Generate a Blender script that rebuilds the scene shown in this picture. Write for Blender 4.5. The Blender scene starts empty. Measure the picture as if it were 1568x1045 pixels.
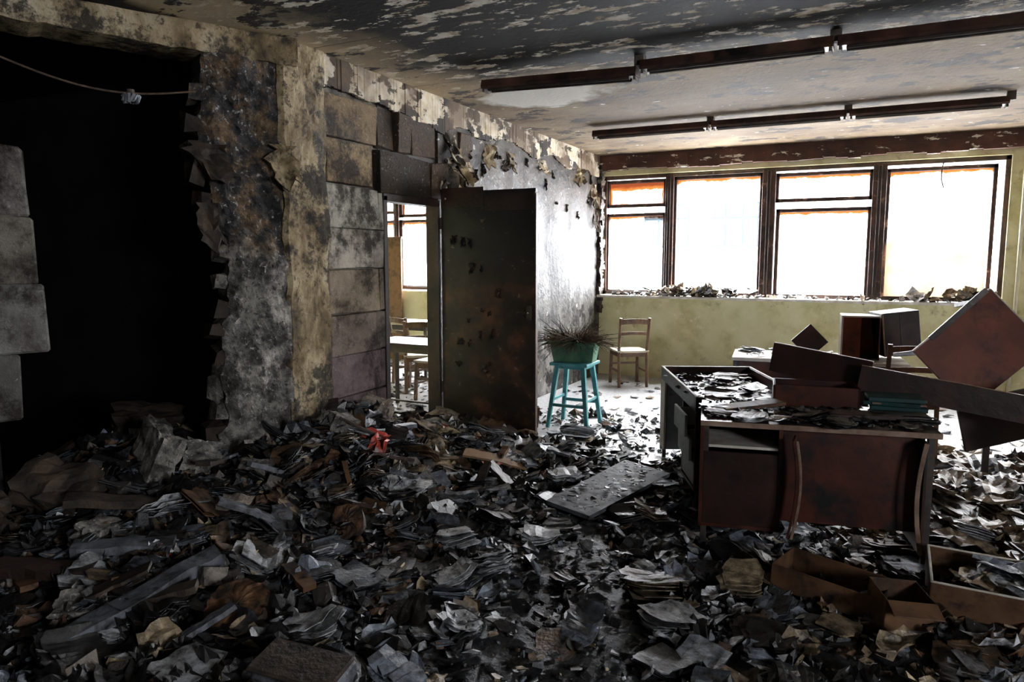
import bpy, bmesh, math, random
from mathutils import Vector, Matrix, noise, Euler
R=random.Random(7)
scene=bpy.context.scene
def V(*a): return Vector(a)
# ------------------------------------------------------------------ materials
class G:
    def __init__(s,name):
        s.m=bpy.data.materials.new(name); s.m.use_nodes=True
        s.t=s.m.node_tree; s.b=s.t.nodes["Principled BSDF"]; s.o=s.t.nodes["Material Output"]
        s.tc=s.t.nodes.new("ShaderNodeTexCoord").outputs["Object"]
    def l(s,a,b): s.t.links.new(a,b)
    def put(s,v,inp):
        if hasattr(v,"is_output"): s.l(v,inp)
        elif isinstance(v,(tuple,list)) and len(v)==3: inp.default_value=(*v,1)
        else: inp.default_value=v
    def noise(s,scale,detail=5,rough=.6,vec=None,stretch=None,dist=0):
        n=s.t.nodes.new("ShaderNodeTexNoise"); n.inputs["Scale"].default_value=scale
        n.inputs["Detail"].default_value=detail; n.inputs["Roughness"].default_value=rough
        n.inputs["Distortion"].default_value=dist
        v=vec or s.tc
        if stretch:
            mp=s.t.nodes.new("ShaderNodeMapping"); mp.inputs["Scale"].default_value=stretch; s.l(v,mp.inputs[0]); v=mp.outputs[0]
        s.l(v,n.inputs["Vector"]); return n.outputs["Fac"]
    def ramp(s,f,stops):
        n=s.t.nodes.new("ShaderNodeValToRGB"); e=n.color_ramp.elements
        while len(e)<len(stops): e.new(.5)
        for i,(p,c) in enumerate(stops):
            e[i].position=p; e[i].color=(*c,1) if len(c)==3 else c
        s.put(f,n.inputs[0]); return n.outputs[0]
    def mr(s,f,a,b,c=0.,d=1.):
        n=s.t.nodes.new("ShaderNodeMapRange"); n.clamp=True
        s.put(f,n.inputs[0])
        for i,v in enumerate((a,b,c,d)): n.inputs[i+1].default_value=v
        return n.outputs[0]
    def mix(s,f,a,b):
        n=s.t.nodes.new("ShaderNodeMix"); n.data_type='RGBA'
        s.put(f,n.inputs[0]); s.put(a,n.inputs[6]); s.put(b,n.inputs[7]); return n.outputs[2]
    def mul(s,a,b):
        n=s.t.nodes.new("ShaderNodeMix"); n.data_type='RGBA'; n.blend_type='MULTIPLY'; n.inputs[0].default_value=1
        s.put(a,n.inputs[6]); s.put(b,n.inputs[7]); return n.outputs[2]
    def ma(s,op,a,b=0.):
        n=s.t.nodes.new("ShaderNodeMath"); n.operation=op; s.put(a,n.inputs[0]); s.put(b,n.inputs[1]); return n.outputs[0]
    def xyz(s):
        n=s.t.nodes.new("ShaderNodeSeparateXYZ"); s.l(s.tc,n.inputs[0]); return n.outputs
    def col(s,name="Col"):
        n=s.t.nodes.new("ShaderNodeAttribute"); n.attribute_name=name; return n.outputs["Color"]
    def bump(s,h,strength=.5,dist=.02):
        n=s.t.nodes.new("ShaderNodeBump"); n.inputs["Strength"].default_value=strength; n.inputs["Distance"].default_value=dist
        s.l(h,n.inputs["Height"]); s.l(n.outputs[0],s.b.inputs["Normal"])
    def done(s,c,rough=.8,spec=.4):
        s.put(c,s.b.inputs["Base Color"]); s.put(rough,s.b.inputs["Roughness"]); s.b.inputs["Specular IOR Level"].default_value=spec
        return s.m

def simple(name,c1,c2,scale=6,rough=.7,bump=.3,bs=30,spec=.4,soot=None,r2=None):
    g=G(name); n=g.noise(scale); c=g.mix(g.mr(n,.35,.65),c1,c2)
    if soot: c=g.mix(g.mr(g.noise(soot[0],6,.65),soot[1],soot[2]),c,soot[3] if len(soot)>3 else (.012,.011,.011))
    if bump: g.bump(g.noise(bs,4),bump,.01)
    rr=g.mr(n,.35,.65,rough,r2) if r2 is not None else rough
    return g.done(c,rr,spec)
BLK=(.012,.011,.011)
g=G("charred_paper"); n=g.noise(13,7,.75); c=g.mul(g.col(),g.ramp(n,[(.36,(.04,.035,.035)),(.48,(.55,.54,.53)),(.62,(1.3,1.3,1.3))]))
g.bump(g.noise(40,6),.5,.012); M_DEB=g.done(c,g.mr(n,.35,.65,.55,.25),.6)
g=G("burnt_ash_layer"); n=g.noise(5,8,.7); n2=g.noise(42,6,.75); xs=g.xyz()
c=g.ramp(n,[(.3,(.006,.006,.007)),(.5,(.015,.016,.019)),(.68,(.045,.05,.06))])
c=g.mix(g.mr(n2,.57,.68,0,.6),c,(.22,.24,.28))
g.bump(g.ma('ADD',n2,g.ma('MULTIPLY',n,.6)),1.,.06); M_ASH=g.done(c,g.mr(n2,.35,.65,.5,.22),.7)
# floor
g=G("sooty_concrete_floor"); x=g.xyz(); n=g.noise(2.5,8,.65); n2=g.noise(22,5,.7)
bare_glare=g.ramp(n2,[(.3,(.24,.24,.24)),(.55,(.52,.53,.55)),(.7,(.68,.7,.72))])  # bare concrete, paled further with the window reflection painted into its colour
dark=g.ramp(n2,[(.3,(.01,.01,.011)),(.6,(.05,.052,.06)),(.75,(.14,.15,.17))])
f=g.mr(g.ma('ADD',x[1],g.ma('MULTIPLY',n,2.0)),5.6,6.3)
g.bump(n2,.6,.015); M_FLOOR=g.done(g.mix(f,dark,bare_glare),g.mr(n2,.35,.65,.42,.24),.5)
# ceiling
g=G("sooty_ceiling"); x=g.xyz()
n=g.noise(1.3,6,.6); n2=g.noise(3.8,9,.68,stretch=(1,2.3,1)); n3=g.noise(24,4)
base=g.ramp(n,[(.3,(.3,.215,.12)),(.5,(.46,.36,.225)),(.7,(.56,.47,.34))])
base=g.mix(g.mr(n3,.62,.7,0,.5),base,(.72,.68,.58))
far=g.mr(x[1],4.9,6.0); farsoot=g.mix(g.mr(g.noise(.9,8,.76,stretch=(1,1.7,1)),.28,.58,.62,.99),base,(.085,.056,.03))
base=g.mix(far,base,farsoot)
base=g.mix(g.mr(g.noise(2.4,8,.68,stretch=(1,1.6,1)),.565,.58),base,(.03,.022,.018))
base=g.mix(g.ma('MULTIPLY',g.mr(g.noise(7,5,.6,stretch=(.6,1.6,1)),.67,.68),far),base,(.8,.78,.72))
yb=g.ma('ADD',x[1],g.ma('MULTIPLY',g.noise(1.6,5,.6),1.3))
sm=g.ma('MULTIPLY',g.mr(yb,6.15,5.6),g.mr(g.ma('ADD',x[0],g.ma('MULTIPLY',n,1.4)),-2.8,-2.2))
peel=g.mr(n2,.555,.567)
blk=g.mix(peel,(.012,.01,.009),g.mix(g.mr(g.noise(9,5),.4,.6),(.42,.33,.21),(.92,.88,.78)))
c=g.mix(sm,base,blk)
cl=g.noise(1.7,6,.6)
dx=g.ma('ADD',x[0],2.6); dy=g.ma('SUBTRACT',x[1],5.85)
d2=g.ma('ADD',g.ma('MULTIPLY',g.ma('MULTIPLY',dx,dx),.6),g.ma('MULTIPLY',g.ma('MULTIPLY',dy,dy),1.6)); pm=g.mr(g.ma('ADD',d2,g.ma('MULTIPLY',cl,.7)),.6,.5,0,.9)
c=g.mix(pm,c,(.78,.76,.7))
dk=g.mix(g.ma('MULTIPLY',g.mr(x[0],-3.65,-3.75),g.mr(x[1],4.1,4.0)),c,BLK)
j=g.ma('ABSOLUTE',g.ma('SUBTRACT',g.ma('FRACT',g.ma('DIVIDE',g.ma('ADD',x[1],.35),1.2)),.5)); jm=g.mr(j,.008,.003,0,.8)
c=g.mix(jm,dk,(.02,.016,.012))
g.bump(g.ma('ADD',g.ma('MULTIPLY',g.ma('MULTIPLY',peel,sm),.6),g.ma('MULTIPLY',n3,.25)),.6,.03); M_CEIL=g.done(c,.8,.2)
g=G("peeling_cream_plaster"); n=g.noise(5,7,.65,stretch=(1,.7,1.2)); n2=g.noise(1.5,4)
c=g.ramp(g.noise(9,6,.65),[(.3,(.45,.35,.21)),(.5,(.72,.63,.48)),(.7,(.85,.82,.74))])
c=g.mix(g.mr(n,.5,.52),c,(.025,.02,.016)); c=g.mix(g.mr(n2,.46,.6,0,.88),c,(.11,.07,.04)); g.bump(n,.5,.02); M_BAND=g.done(c,.75,.3)
g=G("soot_stained_plaster"); x=g.xyz(); n=g.noise(2.2,7,.62,stretch=(1,1.6,.5)); n2=g.noise(13,5,.65)
c=g.ramp(n,[(.3,(.02,.018,.015)),(.45,(.055,.051,.045)),(.58,(.12,.115,.105)),(.72,(.28,.275,.26))])
zz=g.ma('ADD',x[2],g.ma('MULTIPLY',n,1.0)); c=g.mix(g.mr(zz,2.2,2.8,0,.88),c,(.04,.028,.018))
c=g.mix(g.mr(n2,.64,.66),c,(.5,.49,.45)); c=g.mix(g.mr(g.noise(4,8,.74,stretch=(1,1,1.3)),.51,.56),c,(.016,.014,.014))
g.bump(g.ma('ADD',n2,n),.7,.02); M_WFAR=g.done(c,g.mr(n,.35,.65,.62,.42),.28)
g=G("pale_green_plaster"); n=g.noise(2.5,6); n2=g.noise(9,6,.7); x=g.xyz()
c=g.ramp(n,[(.3,(.48,.44,.2)),(.5,(.72,.68,.4)),(.7,(.8,.76,.52))]); c=g.mix(g.mr(n2,.6,.68,0,.7),c,(.87,.84,.68)); c=g.mix(g.mr(g.noise(4,7,.7),.6,.72,0,.8),c,(.22,.16,.08))
g.bump(n2,.3,.01); M_GREEN=g.done(c,.7,.3)
g=G("charred_fascia"); n=g.noise(4,7,.7,stretch=(1,1,3)); c=g.ramp(g.noise(3,6,.6),[(.3,(.03,.015,.01)),(.6,(.1,.04,.025)),(.75,(.17,.08,.05))])
c=g.mix(g.mr(n,.59,.61),c,(.75,.7,.6)); g.bump(n,.6,.02); M_FASC=g.done(c,.65,.4)
g=G("ochre_pillar_plaster"); x=g.xyz(); n=g.noise(3,7,.65,stretch=(1,1,.6)); n2=g.noise(16,6,.7)
c=g.ramp(n,[(.34,(.03,.022,.015)),(.46,(.2,.145,.075)),(.57,(.46,.37,.23)),(.72,(.68,.61,.47))])
c=g.mix(g.mr(n2,.54,.62,0,.82),c,(.045,.03,.02)); c=g.mix(g.mr(g.noise(1.7,8,.76),.49,.55,0,.92),c,(.018,.015,.013)); g.bump(n2,.8,.02); M_PIL=g.done(c,.7,.35)
g=G("scorched_broken_masonry"); x=g.xyz(); n=g.noise(2.6,7,.68); n2=g.noise(26,6,.75); n3=g.noise(7,6,.7)
up=g.ramp(n3,[(.3,(.025,.025,.03)),(.48,(.08,.076,.08)),(.6,(.28,.18,.1)),(.75,(.58,.44,.29))])
lo=g.ramp(n3,[(.32,(.04,.036,.032)),(.47,(.2,.19,.17)),(.6,(.6,.57,.51)),(.75,(.85,.83,.77))])
f=g.mr(g.ma('ADD',x[2],g.ma('MULTIPLY',n,1.2)),2.35,2.05); c=g.mix(f,up,lo); c=g.mix(g.mr(n2,.58,.64,0,.85),c,(.85,.84,.8)); c=g.mix(g.mr(n2,.44,.36,0,.9),c,BLK)
g.bump(g.ma('ADD',n2,n3),1,.04); M_STUB=g.done(c,g.mr(n3,.3,.7,.45,.8),.5)
g=G("cinder_block"); n=g.noise(4,7,.7); n2=g.noise(40,5,.7)
c=g.mul(g.col(),g.ramp(n,[(.3,(.3,.26,.24)),(.5,(.8,.77,.73)),(.7,(1.15,1.14,1.1))])); c=g.mix(g.mr(n2,.62,.68,0,.5),c,(.6,.58,.54))
c=g.mix(g.mr(g.noise(2.2,8,.78),.47,.58,0,.92),c,(.025,.019,.016))
g.bump(g.ma('ADD',n2,n),.8,.02); M_BLOCK=g.done(c,.8,.3)
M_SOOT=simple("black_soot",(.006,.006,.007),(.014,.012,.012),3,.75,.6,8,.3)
M_SOOTW=simple("sooty_grey_wall",(.05,.045,.04),(.12,.11,.1),2,.8,.3)
M_MORT=simple("mortar",(.05,.043,.036),(.17,.145,.12),12,.85,.6)
M_DARKCH=simple("charred_timber",(.012,.009,.008),(.05,.025,.018),5,.5,.6,25,.5)
M_FRAME=simple("burnt_window_frame",(.02,.013,.01),(.1,.05,.035),6,.5,.4,25,.5,(8,.6,.68,(.35,.22,.14)))
M_SILL=simple("chipped_sill",(.55,.5,.42),(.8,.78,.74),10,.6,.3)
g=G("scorched_door"); x=g.xyz(); n=g.noise(3.5,7,.65); n2=g.noise(14,5)
c=g.ramp(n,[(.34,(.009,.007,.007)),(.5,(.025,.016,.013)),(.63,(.085,.038,.022)),(.76,(.2,.09,.045))])
c=g.mix(g.mr(g.ma('ADD',x[2],n),1.9,2.2),c,(.01,.01,.011)); c=g.mix(g.mr(n2,.66,.7,0,.6),c,(.22,.17,.13)); g.bump(n2,.4,.01); M_DOOR=g.done(c,.42,.5)
M_MAHO=simple("mahogany_laminate",(.035,.01,.007),(.095,.026,.015),3,.38,.15,20,.45,(5,.48,.64))
M_MAHOD=simple("dark_charred_laminate",(.012,.007,.006),(.045,.019,.014),4,.35,.2,20,.5)
M_REDP=simple("reddish_board",(.12,.028,.014),(.22,.055,.026),3,.5,.15,20,.25,(4,.52,.72))
M_EDGE=simple("pale_board_edge",(.5,.45,.38),(.75,.72,.66),8,.5,.2)
M_EDGED=simple("worn_board_edge",(.15,.09,.06),(.34,.24,.18),8,.5,.2)
M_BLUEG=simple("pale_blue_grey_paint",(.3,.36,.4),(.5,.56,.6),6,.5,.2,30,.4,(6,.6,.75))
M_STEEL=simple("dark_steel_leg",(.02,.018,.018),(.07,.05,.04),12,.4,.2,40,.5)
M_TEAL=simple("turquoise_paint",(.04,.22,.25),(.11,.38,.4),8,.45,.2,30,.5,(9,.6,.7))
M_GPLANT=simple("green_planter_paint",(.05,.13,.08),(.12,.26,.16),6,.5,.3,30,.4,(6,.62,.72))
M_TWIG=simple("dry_twig",(.04,.03,.02),(.14,.09,.05),20,.8,0)
M_SOIL=simple("dry_soil",(.05,.03,.02),(.16,.08,.05),20,.9,.8)
M_WOOD=simple("chair_wood",(.08,.045,.025),(.2,.11,.06),8,.4,.2,20,.5)
M_CREAM=simple("cream_seat",(.55,.48,.36),(.75,.7,.6),8,.5,.2)
M_CARD=simple("cardboard",(.15,.085,.045),(.28,.17,.09),5,.7,.2,20,.3,(5,.5,.7))
M_CARDD=simple("scorched_cardboard",(.07,.035,.02),(.18,.095,.048),5,.65,.3,20,.3,(6,.5,.64))
M_TFOLD=simple("teal_folder",(.01,.035,.04),(.018,.065,.065),6,.5,.2)
M_FIX=simple("rusted_light_housing",(.03,.015,.012),(.11,.05,.033),6,.45,.3,25,.5,(7,.52,.65))
M_TUBE=simple("sooty_glass_tube",(.03,.025,.022),(.08,.06,.05),10,.25,0)
M_RED=simple("melted_red_plastic",(.45,.05,.03),(.65,.13,.09),9,.35,.2,20,.5,(9,.5,.6,(.5,.4,.4)))
M_LOG=simple("charred_log_end",(.02,.014,.01),(.2,.1,.05),11,.6,.8,30,.4,(9,.48,.62))
M_BARK=simple("charred_bark",(.018,.014,.011),(.075,.05,.035),9,.7,.8)
M_BEAMW=simple("ash_grey_timber",(.06,.065,.075),(.2,.22,.26),7,.45,.8,30,.5,(6,.48,.6))
M_FLBD=simple("grey_floor_board",(.06,.065,.075),(.15,.16,.18),4,.65,.6,25,.3,(5,.48,.62))
M_CABLE=simple("cable",(.06,.04,.03),(.15,.1,.07),20,.6,0)
M_FAC=simple("white_facade",(.8,.82,.85),(.85,.86,.88),1,.9,0)
M_FACW=simple("facade_window_glass",(.050,.058,.063),(.052,.06,.065),1,.9,0,spec=0.)
M_FACF=simple("facade_window_frame",(.026,.038,.046),(.028,.04,.048),1,.9,0,spec=0.)
M_PIPE=simple("painted_pipe",(.5,.47,.33),(.65,.62,.45),8,.45,0)
def stain(name,lo,hi,amt=1.,tint=(.065,.02,.004)):
    g=G(name); g.t.nodes.remove(g.b)
    tr=g.t.nodes.new("ShaderNodeBsdfTransparent"); tt=g.t.nodes.new("ShaderNodeBsdfTransparent")
    e=g.col("Edge"); sx=g.t.nodes.new("ShaderNodeSeparateColor"); g.l(e,sx.inputs[0])
    s_=g.ma('ADD',sx.outputs[0],g.ma('MULTIPLY',g.noise(6,7,.7,stretch=(1,1,1.4)),.6))
    f=g.mr(s_,lo,hi,0,amt)
    g.put(g.mix(g.mr(s_,lo+.35,hi+.3),tint,(.014,.003,.001)),tt.inputs[0])
    ms=g.t.nodes.new("ShaderNodeMixShader")
    g.l(f,ms.inputs[0]); g.l(tr.outputs[0],ms.inputs[1]); g.l(tt.outputs[0],ms.inputs[2]); g.l(ms.outputs[0],g.o.inputs[0]); return g.m
M_GLASS=stain("smoke_stained_glass",.6,1.1)
M_GLASSH=stain("heavily_smoke_stained_glass",.15,.7)
def cloth(name,c,c2,t=.12):
    g=G(name); tl=g.t.nodes.new("ShaderNodeBsdfTranslucent"); col=g.mix(g.mr(g.noise(3,5,.6),.35,.65),c,c2); g.l(col,tl.inputs[0])
    g.put(col,g.b.inputs["Base Color"]); g.b.inputs["Roughness"].default_value=.9
    ms=g.t.nodes.new("ShaderNodeMixShader"); ms.inputs[0].default_value=1-t; g.l(tl.outputs[0],ms.inputs[1]); g.l(g.b.outputs[0],ms.inputs[2]); g.l(ms.outputs[0],g.o.inputs[0]); return g.m
M_CURT=cloth("sun_bleached_paper",(.62,.42,.25),(.7,.6,.45))
# ------------------------------------------------------------------ builder
class B:
    def __init__(s,default=None): s.v=[];s.f=[];s.mi=[];s.c=[];s.mats=[];s.dm=default
    def m(s,mat):
        mat=mat or s.dm
        if mat not in s.mats: s.mats.append(mat)
        return s.mats.index(mat)
    def add(s,vs,fs,mat=None,col=(1,1,1),M=None):
        o=len(s.v)
        for p in vs: s.v.append(tuple(M@Vector(p)) if M else tuple(p))
        k=s.m(mat)
        for f in fs: s.f.append(tuple(o+i for i in f)); s.mi.append(k); s.c.append(col)
    def box(s,c,d,mat=None,M=None,col=(1,1,1),jit=0):
        x,y,z=d[0]/2,d[1]/2,d[2]/2
        vs=[(c[0]+a*x+R.uniform(-jit,jit),c[1]+b*y+R.uniform(-jit,jit),c[2]+e*z+R.uniform(-jit,jit)) for a in(-1,1) for b in(-1,1) for e in(-1,1)]
        s.add(vs,[(0,1,3,2),(4,6,7,5),(0,4,5,1),(2,3,7,6),(0,2,6,4),(1,5,7,3)],mat,col,M)
    def bb(s,a,b,mat=None,M=None,col=(1,1,1),jit=0):
        s.box([(a[i]+b[i])/2 for i in range(3)],[abs(b[i]-a[i]) for i in range(3)],mat,M,col,jit)
    def beam(s,p,q,w,h,mat=None,roll=0,w2=None,h2=None):
        p,q=Vector(p),Vector(q); d=(q-p); L=d.length; d.normalize()
        up=V(0,0,1) if abs(d.z)<.95 else V(0,1,0)
        sx=d.cross(up).normalized(); uz=sx.cross(d)
        if roll: m=Matrix.Rotation(roll,3,d); sx=m@sx; uz=m@uz
        vs=[]
        for P,ww,hh in((p,w,h),(q,w2 or w,h2 or h)):
            for a,b in((-1,-1),(1,-1),(1,1),(-1,1)): vs.append(P+sx*a*ww/2+uz*b*hh/2)
        s.add(vs,[(3,2,1,0),(4,5,6,7),(0,1,5,4),(1,2,6,5),(2,3,7,6),(3,0,4,7)],mat)
    def splinter(s,p,q,w,th,mat=None):
        # charred plank with ragged ends and wavy edges
        p,q=Vector(p),Vector(q); d=(q-p); L=d.length; d.normalize(); sx=d.cross(V(0,0,1)).normalized(); uz=sx.cross(d); n=9; ph=R.uniform(0,99); vs=[]
        for i in range(n):
            t=i/(n-1); 
            for a in(-1,1):
                e=w/2*(1+.35*fbm(ph+a*7,t*5,0,4)); off=(d*L*.12*fbm(ph*2+a,3+i)) if i in(0,n-1) else V(0,0,0)
                for b in(-1,1): vs.append(p+d*L*t+off+sx*a*e+uz*(b*th/2+.3*th*fbm(ph,t*3)))
        fs=[(0,1,3,2),(4*(n-1),4*(n-1)+2,4*(n-1)+3,4*(n-1)+1)]
        for i in range(n-1):
            a=4*i; fs+=[(a+1,a+5,a+7,a+3),(a,a+2,a+6,a+4),(a,a+4,a+5,a+1),(a+2,a+3,a+7,a+6)]
        s.add(vs,fs,mat)
    def tube(s,pts,r,mat=None,n=8,r2=None):
        pts=[Vector(p) for p in pts]; vs=[];fs=[]
        for i,p in enumerate(pts):
            d=(pts[min(i+1,len(pts)-1)]-pts[max(i-1,0)]).normalized()
            up=V(0,0,1) if abs(d.z)<.9 else V(1,0,0)
            a=d.cross(up).normalized(); b=a.cross(d); rr=r+((r2-r)*i/(len(pts)-1) if r2 is not None else 0)
            for k in range(n):
                t=2*math.pi*k/n; vs.append(p+a*math.cos(t)*rr+b*math.sin(t)*rr)
        for i in range(len(pts)-1):
            for k in range(n): fs.append((i*n+k,i*n+(k+1)%n,(i+1)*n+(k+1)%n,(i+1)*n+k))
        fs.append(tuple(range(n))); fs.append(tuple((len(pts)-1)*n+k for k in reversed(range(n))))
        s.add(vs,fs,mat)
    def build(s,name,bevel=0,smooth=False,edge=None):
        me=bpy.data.meshes.new(name); me.from_pydata(s.v,[],s.f); me.polygons.foreach_set("material_index",s.mi)
        for m in s.mats: me.materials.append(m)
        a=me.attributes.new("Col",'FLOAT_COLOR','CORNER'); buf=[]
        for f,c in zip(s.f,s.c): buf+= [c[0],c[1],c[2],1]*len(f)
        a.data.foreach_set("color",buf)
        if edge is not None:
            a=me.attributes.new("Edge",'FLOAT_COLOR','POINT'); buf=[]
            for e in edge: buf+=[e,e,e,1]
            a.data.foreach_set("color",buf)
        if smooth: me.polygons.foreach_set("use_smooth",[True]*len(s.f))
        me.update(); ob=bpy.data.objects.new(name,me); bpy.context.collection.objects.link(ob)
        if bevel:
            md=ob.modifiers.new("b",'BEVEL'); md.width=bevel; md.segments=1; md.limit_method='ANGLE'
        return ob
def T(x,y,z,yaw=0,rx=0,ry=0): return Matrix.Translation((x,y,z))@Matrix.Rotation(yaw,4,'Z')@Matrix.Rotation(ry,4,'Y')@Matrix.Rotation(rx,4,'X')
def fbm(x,y,z=0.,o=4): return noise.fractal(Vector((x,y,z)),1.0,2.0,o)
# ------------------------------------------------------------------ room shell
XL,XR,YB,YW,H=-3.45,4.6,-2.6,9.58,3.0
b=B(M_FLOOR); b.bb((-8.5,YB-.2,-.12),(XR+.2,YW+.3,0)); b.build("floor")
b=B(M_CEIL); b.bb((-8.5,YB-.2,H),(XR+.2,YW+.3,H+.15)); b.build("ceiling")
b=B(M_WFAR); WT=.1
b.bb((XL-WT,5.43,0),(XL,YW,H)); b.bb((XL-WT,4.62,2.08),(XL-.03,5.43,H),M_SOOTW); b.bb((XL-WT,3.9,0),(XL-.04,4.62,H),M_MORT)
b.build("wall_left")
b=B(M_GREEN)
def wwall(x0,x1,openings,b):
    cur=x0
    for a,c in openings:
        b.bb((cur,YW,0),(a,YW+.28,H)); b.bb((a,YW,0),(c,YW+.28,1.1)); b.bb((a,YW,2.74),(c,YW+.28,H)); cur=c
    b.bb((cur,YW,0),(x1,YW+.28,H))
wwall(-8.5,XR+.2,[(-7.9,-4.0),(-3.43,1.26),(1.75,4.4)],b); b.build("wall_window_side")
RW0,RW1,RZ0,RZ1=-1.4,.3,1.4,2.5  # opening for the unseen window, sized by how much fill it gives
b=B(M_SOOTW); b.bb((XR,YB,0),(XR+.2,RW0,H)); b.bb((XR,RW1,0),(XR+.2,YW,H)); b.bb((XR,RW0,0),(XR+.2,RW1,RZ0)); b.bb((XR,RW0,RZ1),(XR+.2,RW1,H)); b.build("wall_right")
b=B(M_SOOTW); b.bb((-8.5,YB-.2,0),(XR+.2,YB,H)); b.build("wall_back")
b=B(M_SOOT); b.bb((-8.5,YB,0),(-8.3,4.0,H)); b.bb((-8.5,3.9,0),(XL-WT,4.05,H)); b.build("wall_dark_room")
b=B(M_GREEN); b.bb((-8.5,4.05,0),(-8.3,YW,H)); b.bb((-8.5,4.051,0),(XL-WT,4.1,H)); b.build("wall_next_room")
b=B(M_FASC); N=60
for i in range(N):
    x0=-3.45+i*(XR+3.45)/N; x1=x0+(XR+3.45)/N
    zb=2.8+.03*fbm(x0*3,1.3); yy=YW-.1+.02*fbm(x0*2,5)
    b.bb((x0,yy,zb),(x1,YW-.001,2.999))
b.build("trim_fascia")
b=B(M_SILL); b.bb((-3.44,YW-.14,1.085),(1.3,YW+.02,1.118)); b.bb((1.7,YW-.12,1.085),(4.5,YW+.02,1.118)); b.build("trim_window_sill",.004)
b=B(M_BAND); N=150; y0=3.96
for i in range(N):
    ya=y0+i*(YW-.08-y0)/N; yb_=y0+(i+1)*(YW-.08-y0)/N
    za=2.77+.10*fbm(ya*1.6,2.2,0,5)+(-.02 if ya>6 else 0)
    b.bb((XL-.01,ya,za),(XL+.02+.006*fbm(ya*9,3),yb_,2.999))
b.build("trim_plaster_band")
b=B(M_BAND)
def flake(b,o,n,up,w,h,curl,mat=None,thick=.012,col=(1,1,1)):
    n=Vector(n).normalized(); up=Vector(up).normalized(); sd=up.cross(n).normalized(); o=Vector(o); NX,NY=6,8; vs=[]
    ph=R.uniform(0,50)
    for t in(0,1):
        for j in range(NY):
            for i in range(NX):
                u=i/(NX-1)-.5; v=j/(NY-1)
                ww=w*(1+.6*fbm(ph,v*3)); p=o+sd*(u*ww+.3*w*fbm(v*2,ph+3))-up*(v*h*(1+.5*fbm(u*5,ph)))+n*(curl*h*v*v+.03*fbm(u*5,v*5,ph)+t*-thick)
                vs.append(p)
    fs=[]; K=NX*NY
    for j in range(NY-1):
        for i in range(NX-1):
            a=j*NX+i; fs.append((a,a+1,a+NX+1,a+NX)); fs.append((K+a,K+a+NX,K+a+NX+1,K+a+1))
    ring=[i for i in range(NX)]+[j*NX+NX-1 for j in range(1,NY)]+[(NY-1)*NX+i for i in range(NX-2,-1,-1)]+[j*NX for j in range(NY-2,0,-1)]
    for k in range(len(ring)): a,c=ring[k],ring[(k+1)%len(ring)]; fs.append((a,K+a,K+c,c))
    b.add(vs,fs,mat,col)
for (y,z,w,h,c) in [(5.62,2.72,.16,.3,.4),(5.75,2.6,.13,.3,.5),(5.55,2.45,.18,.22,.4),(5.9,2.5,.1,.2,.4),(6.3,2.72,.14,.22,.3),(6.8,2.7,.12,.18,.3),(7.6,2.72,.16,.16,.3),(8.7,2.75,.2,.2,.3),(9.25,2.6,.14,.3,.2),(9.35,2.3,.12,.3,.2),(5.7,2.35,.14,.18,.3),(5.68,2.5,.2,.3,.7),(5.5,2.3,.12,.15,.5)]:
    flake(b,(XL+.015,y,z),(1,R.uniform(-.5,.1),.1),(0,0,1),w,h,c,R.choice([M_BAND,M_PIL,M_MORT]))
for k in range(22):
    flake(b,(XL+.008,R.uniform(5.6,9.2),R.uniform(2.1,2.75)),(1,0,.1),(0,0,1),R.uniform(.02,.09),R.uniform(.03,.12),.12,R.choice([M_WFAR,M_MORT,M_BARK]),.005)
b.build("peeling_plaster")
b=B(M_DARKCH)
for i in range(40):
    z=.9+i*.05; b.box((XL+.02,YW-.05,z),(.05+.07*abs(fbm(i*1.7,2)),.1+.14*abs(fbm(i*1.3,7)),.06),R.choice([M_DARKCH,M_MORT,M_DARKCH]),jit=.015)
b.build("charred_corner_strip")
b=B(M_BLOCK)
zs=[.0,.3,.6,.91,1.21,1.54,1.83,2.14,2.46,2.76]
tint=[(.14,.1,.1),(.18,.135,.145),(.22,.165,.175),(.27,.22,.19),(.36,.3,.23),(.6,.56,.5),(.64,.62,.56),(.36,.27,.16),(.24,.17,.1)]
for i in range(9):
    t=tint[i]; b.bb((XL-.05,3.98,zs[i]+.003),(XL+R.uniform(-.004,.012),4.50+(.0 if i%2 else .06),zs[i+1]-.004),col=t,jit=.008)
    b.bb((XL-.05,4.505 if i%2 else 4.565,zs[i]+.004),(XL+R.uniform(-.005,.01),4.625,zs[i+1]-.004),col=tuple(k*.7 for k in t),jit=.006) if zs[i]<2.1 else None
for r_,(za,zb) in enumerate([(2.12,2.44),(2.46,2.77)]):
    y=4.56
    while y<5.95:
        w=R.choice([.22,.3,.38]); k=R.uniform(.3,.8)
        b.bb((XL-.04,y,za),(XL+R.uniform(-.015,.035),min(y+w-.008,5.97),zb-.006),col=(.11*k,.072*k,.045*k),jit=.018); y+=w
b.build("trim_cinder_blocks",.008)
b=B(M_DARKCH); b.bb((XL-WT-.01,4.62,0),(XL+.015,4.67,2.1)); b.bb((XL-WT-.01,5.39,0),(XL+.015,5.43,2.1)); b.bb((XL-WT-.01,4.62,2.06),(XL+.015,5.43,2.12)); b.build("trim_door_frame",.004)
b=B(M_DOOR); M=T(XL+.02,5.46,.12,math.radians(1.5),0,0)
b.bb((0,-.02,0),(.9,.02,2.07),M=M)
b.bb((.0,-.028,1.93),(.42,-.02,2.1),M_DARKCH,M=M); b.bb((.43,-.026,1.9),(.9,.02,2.04),M_DARKCH,M=M)
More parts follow.
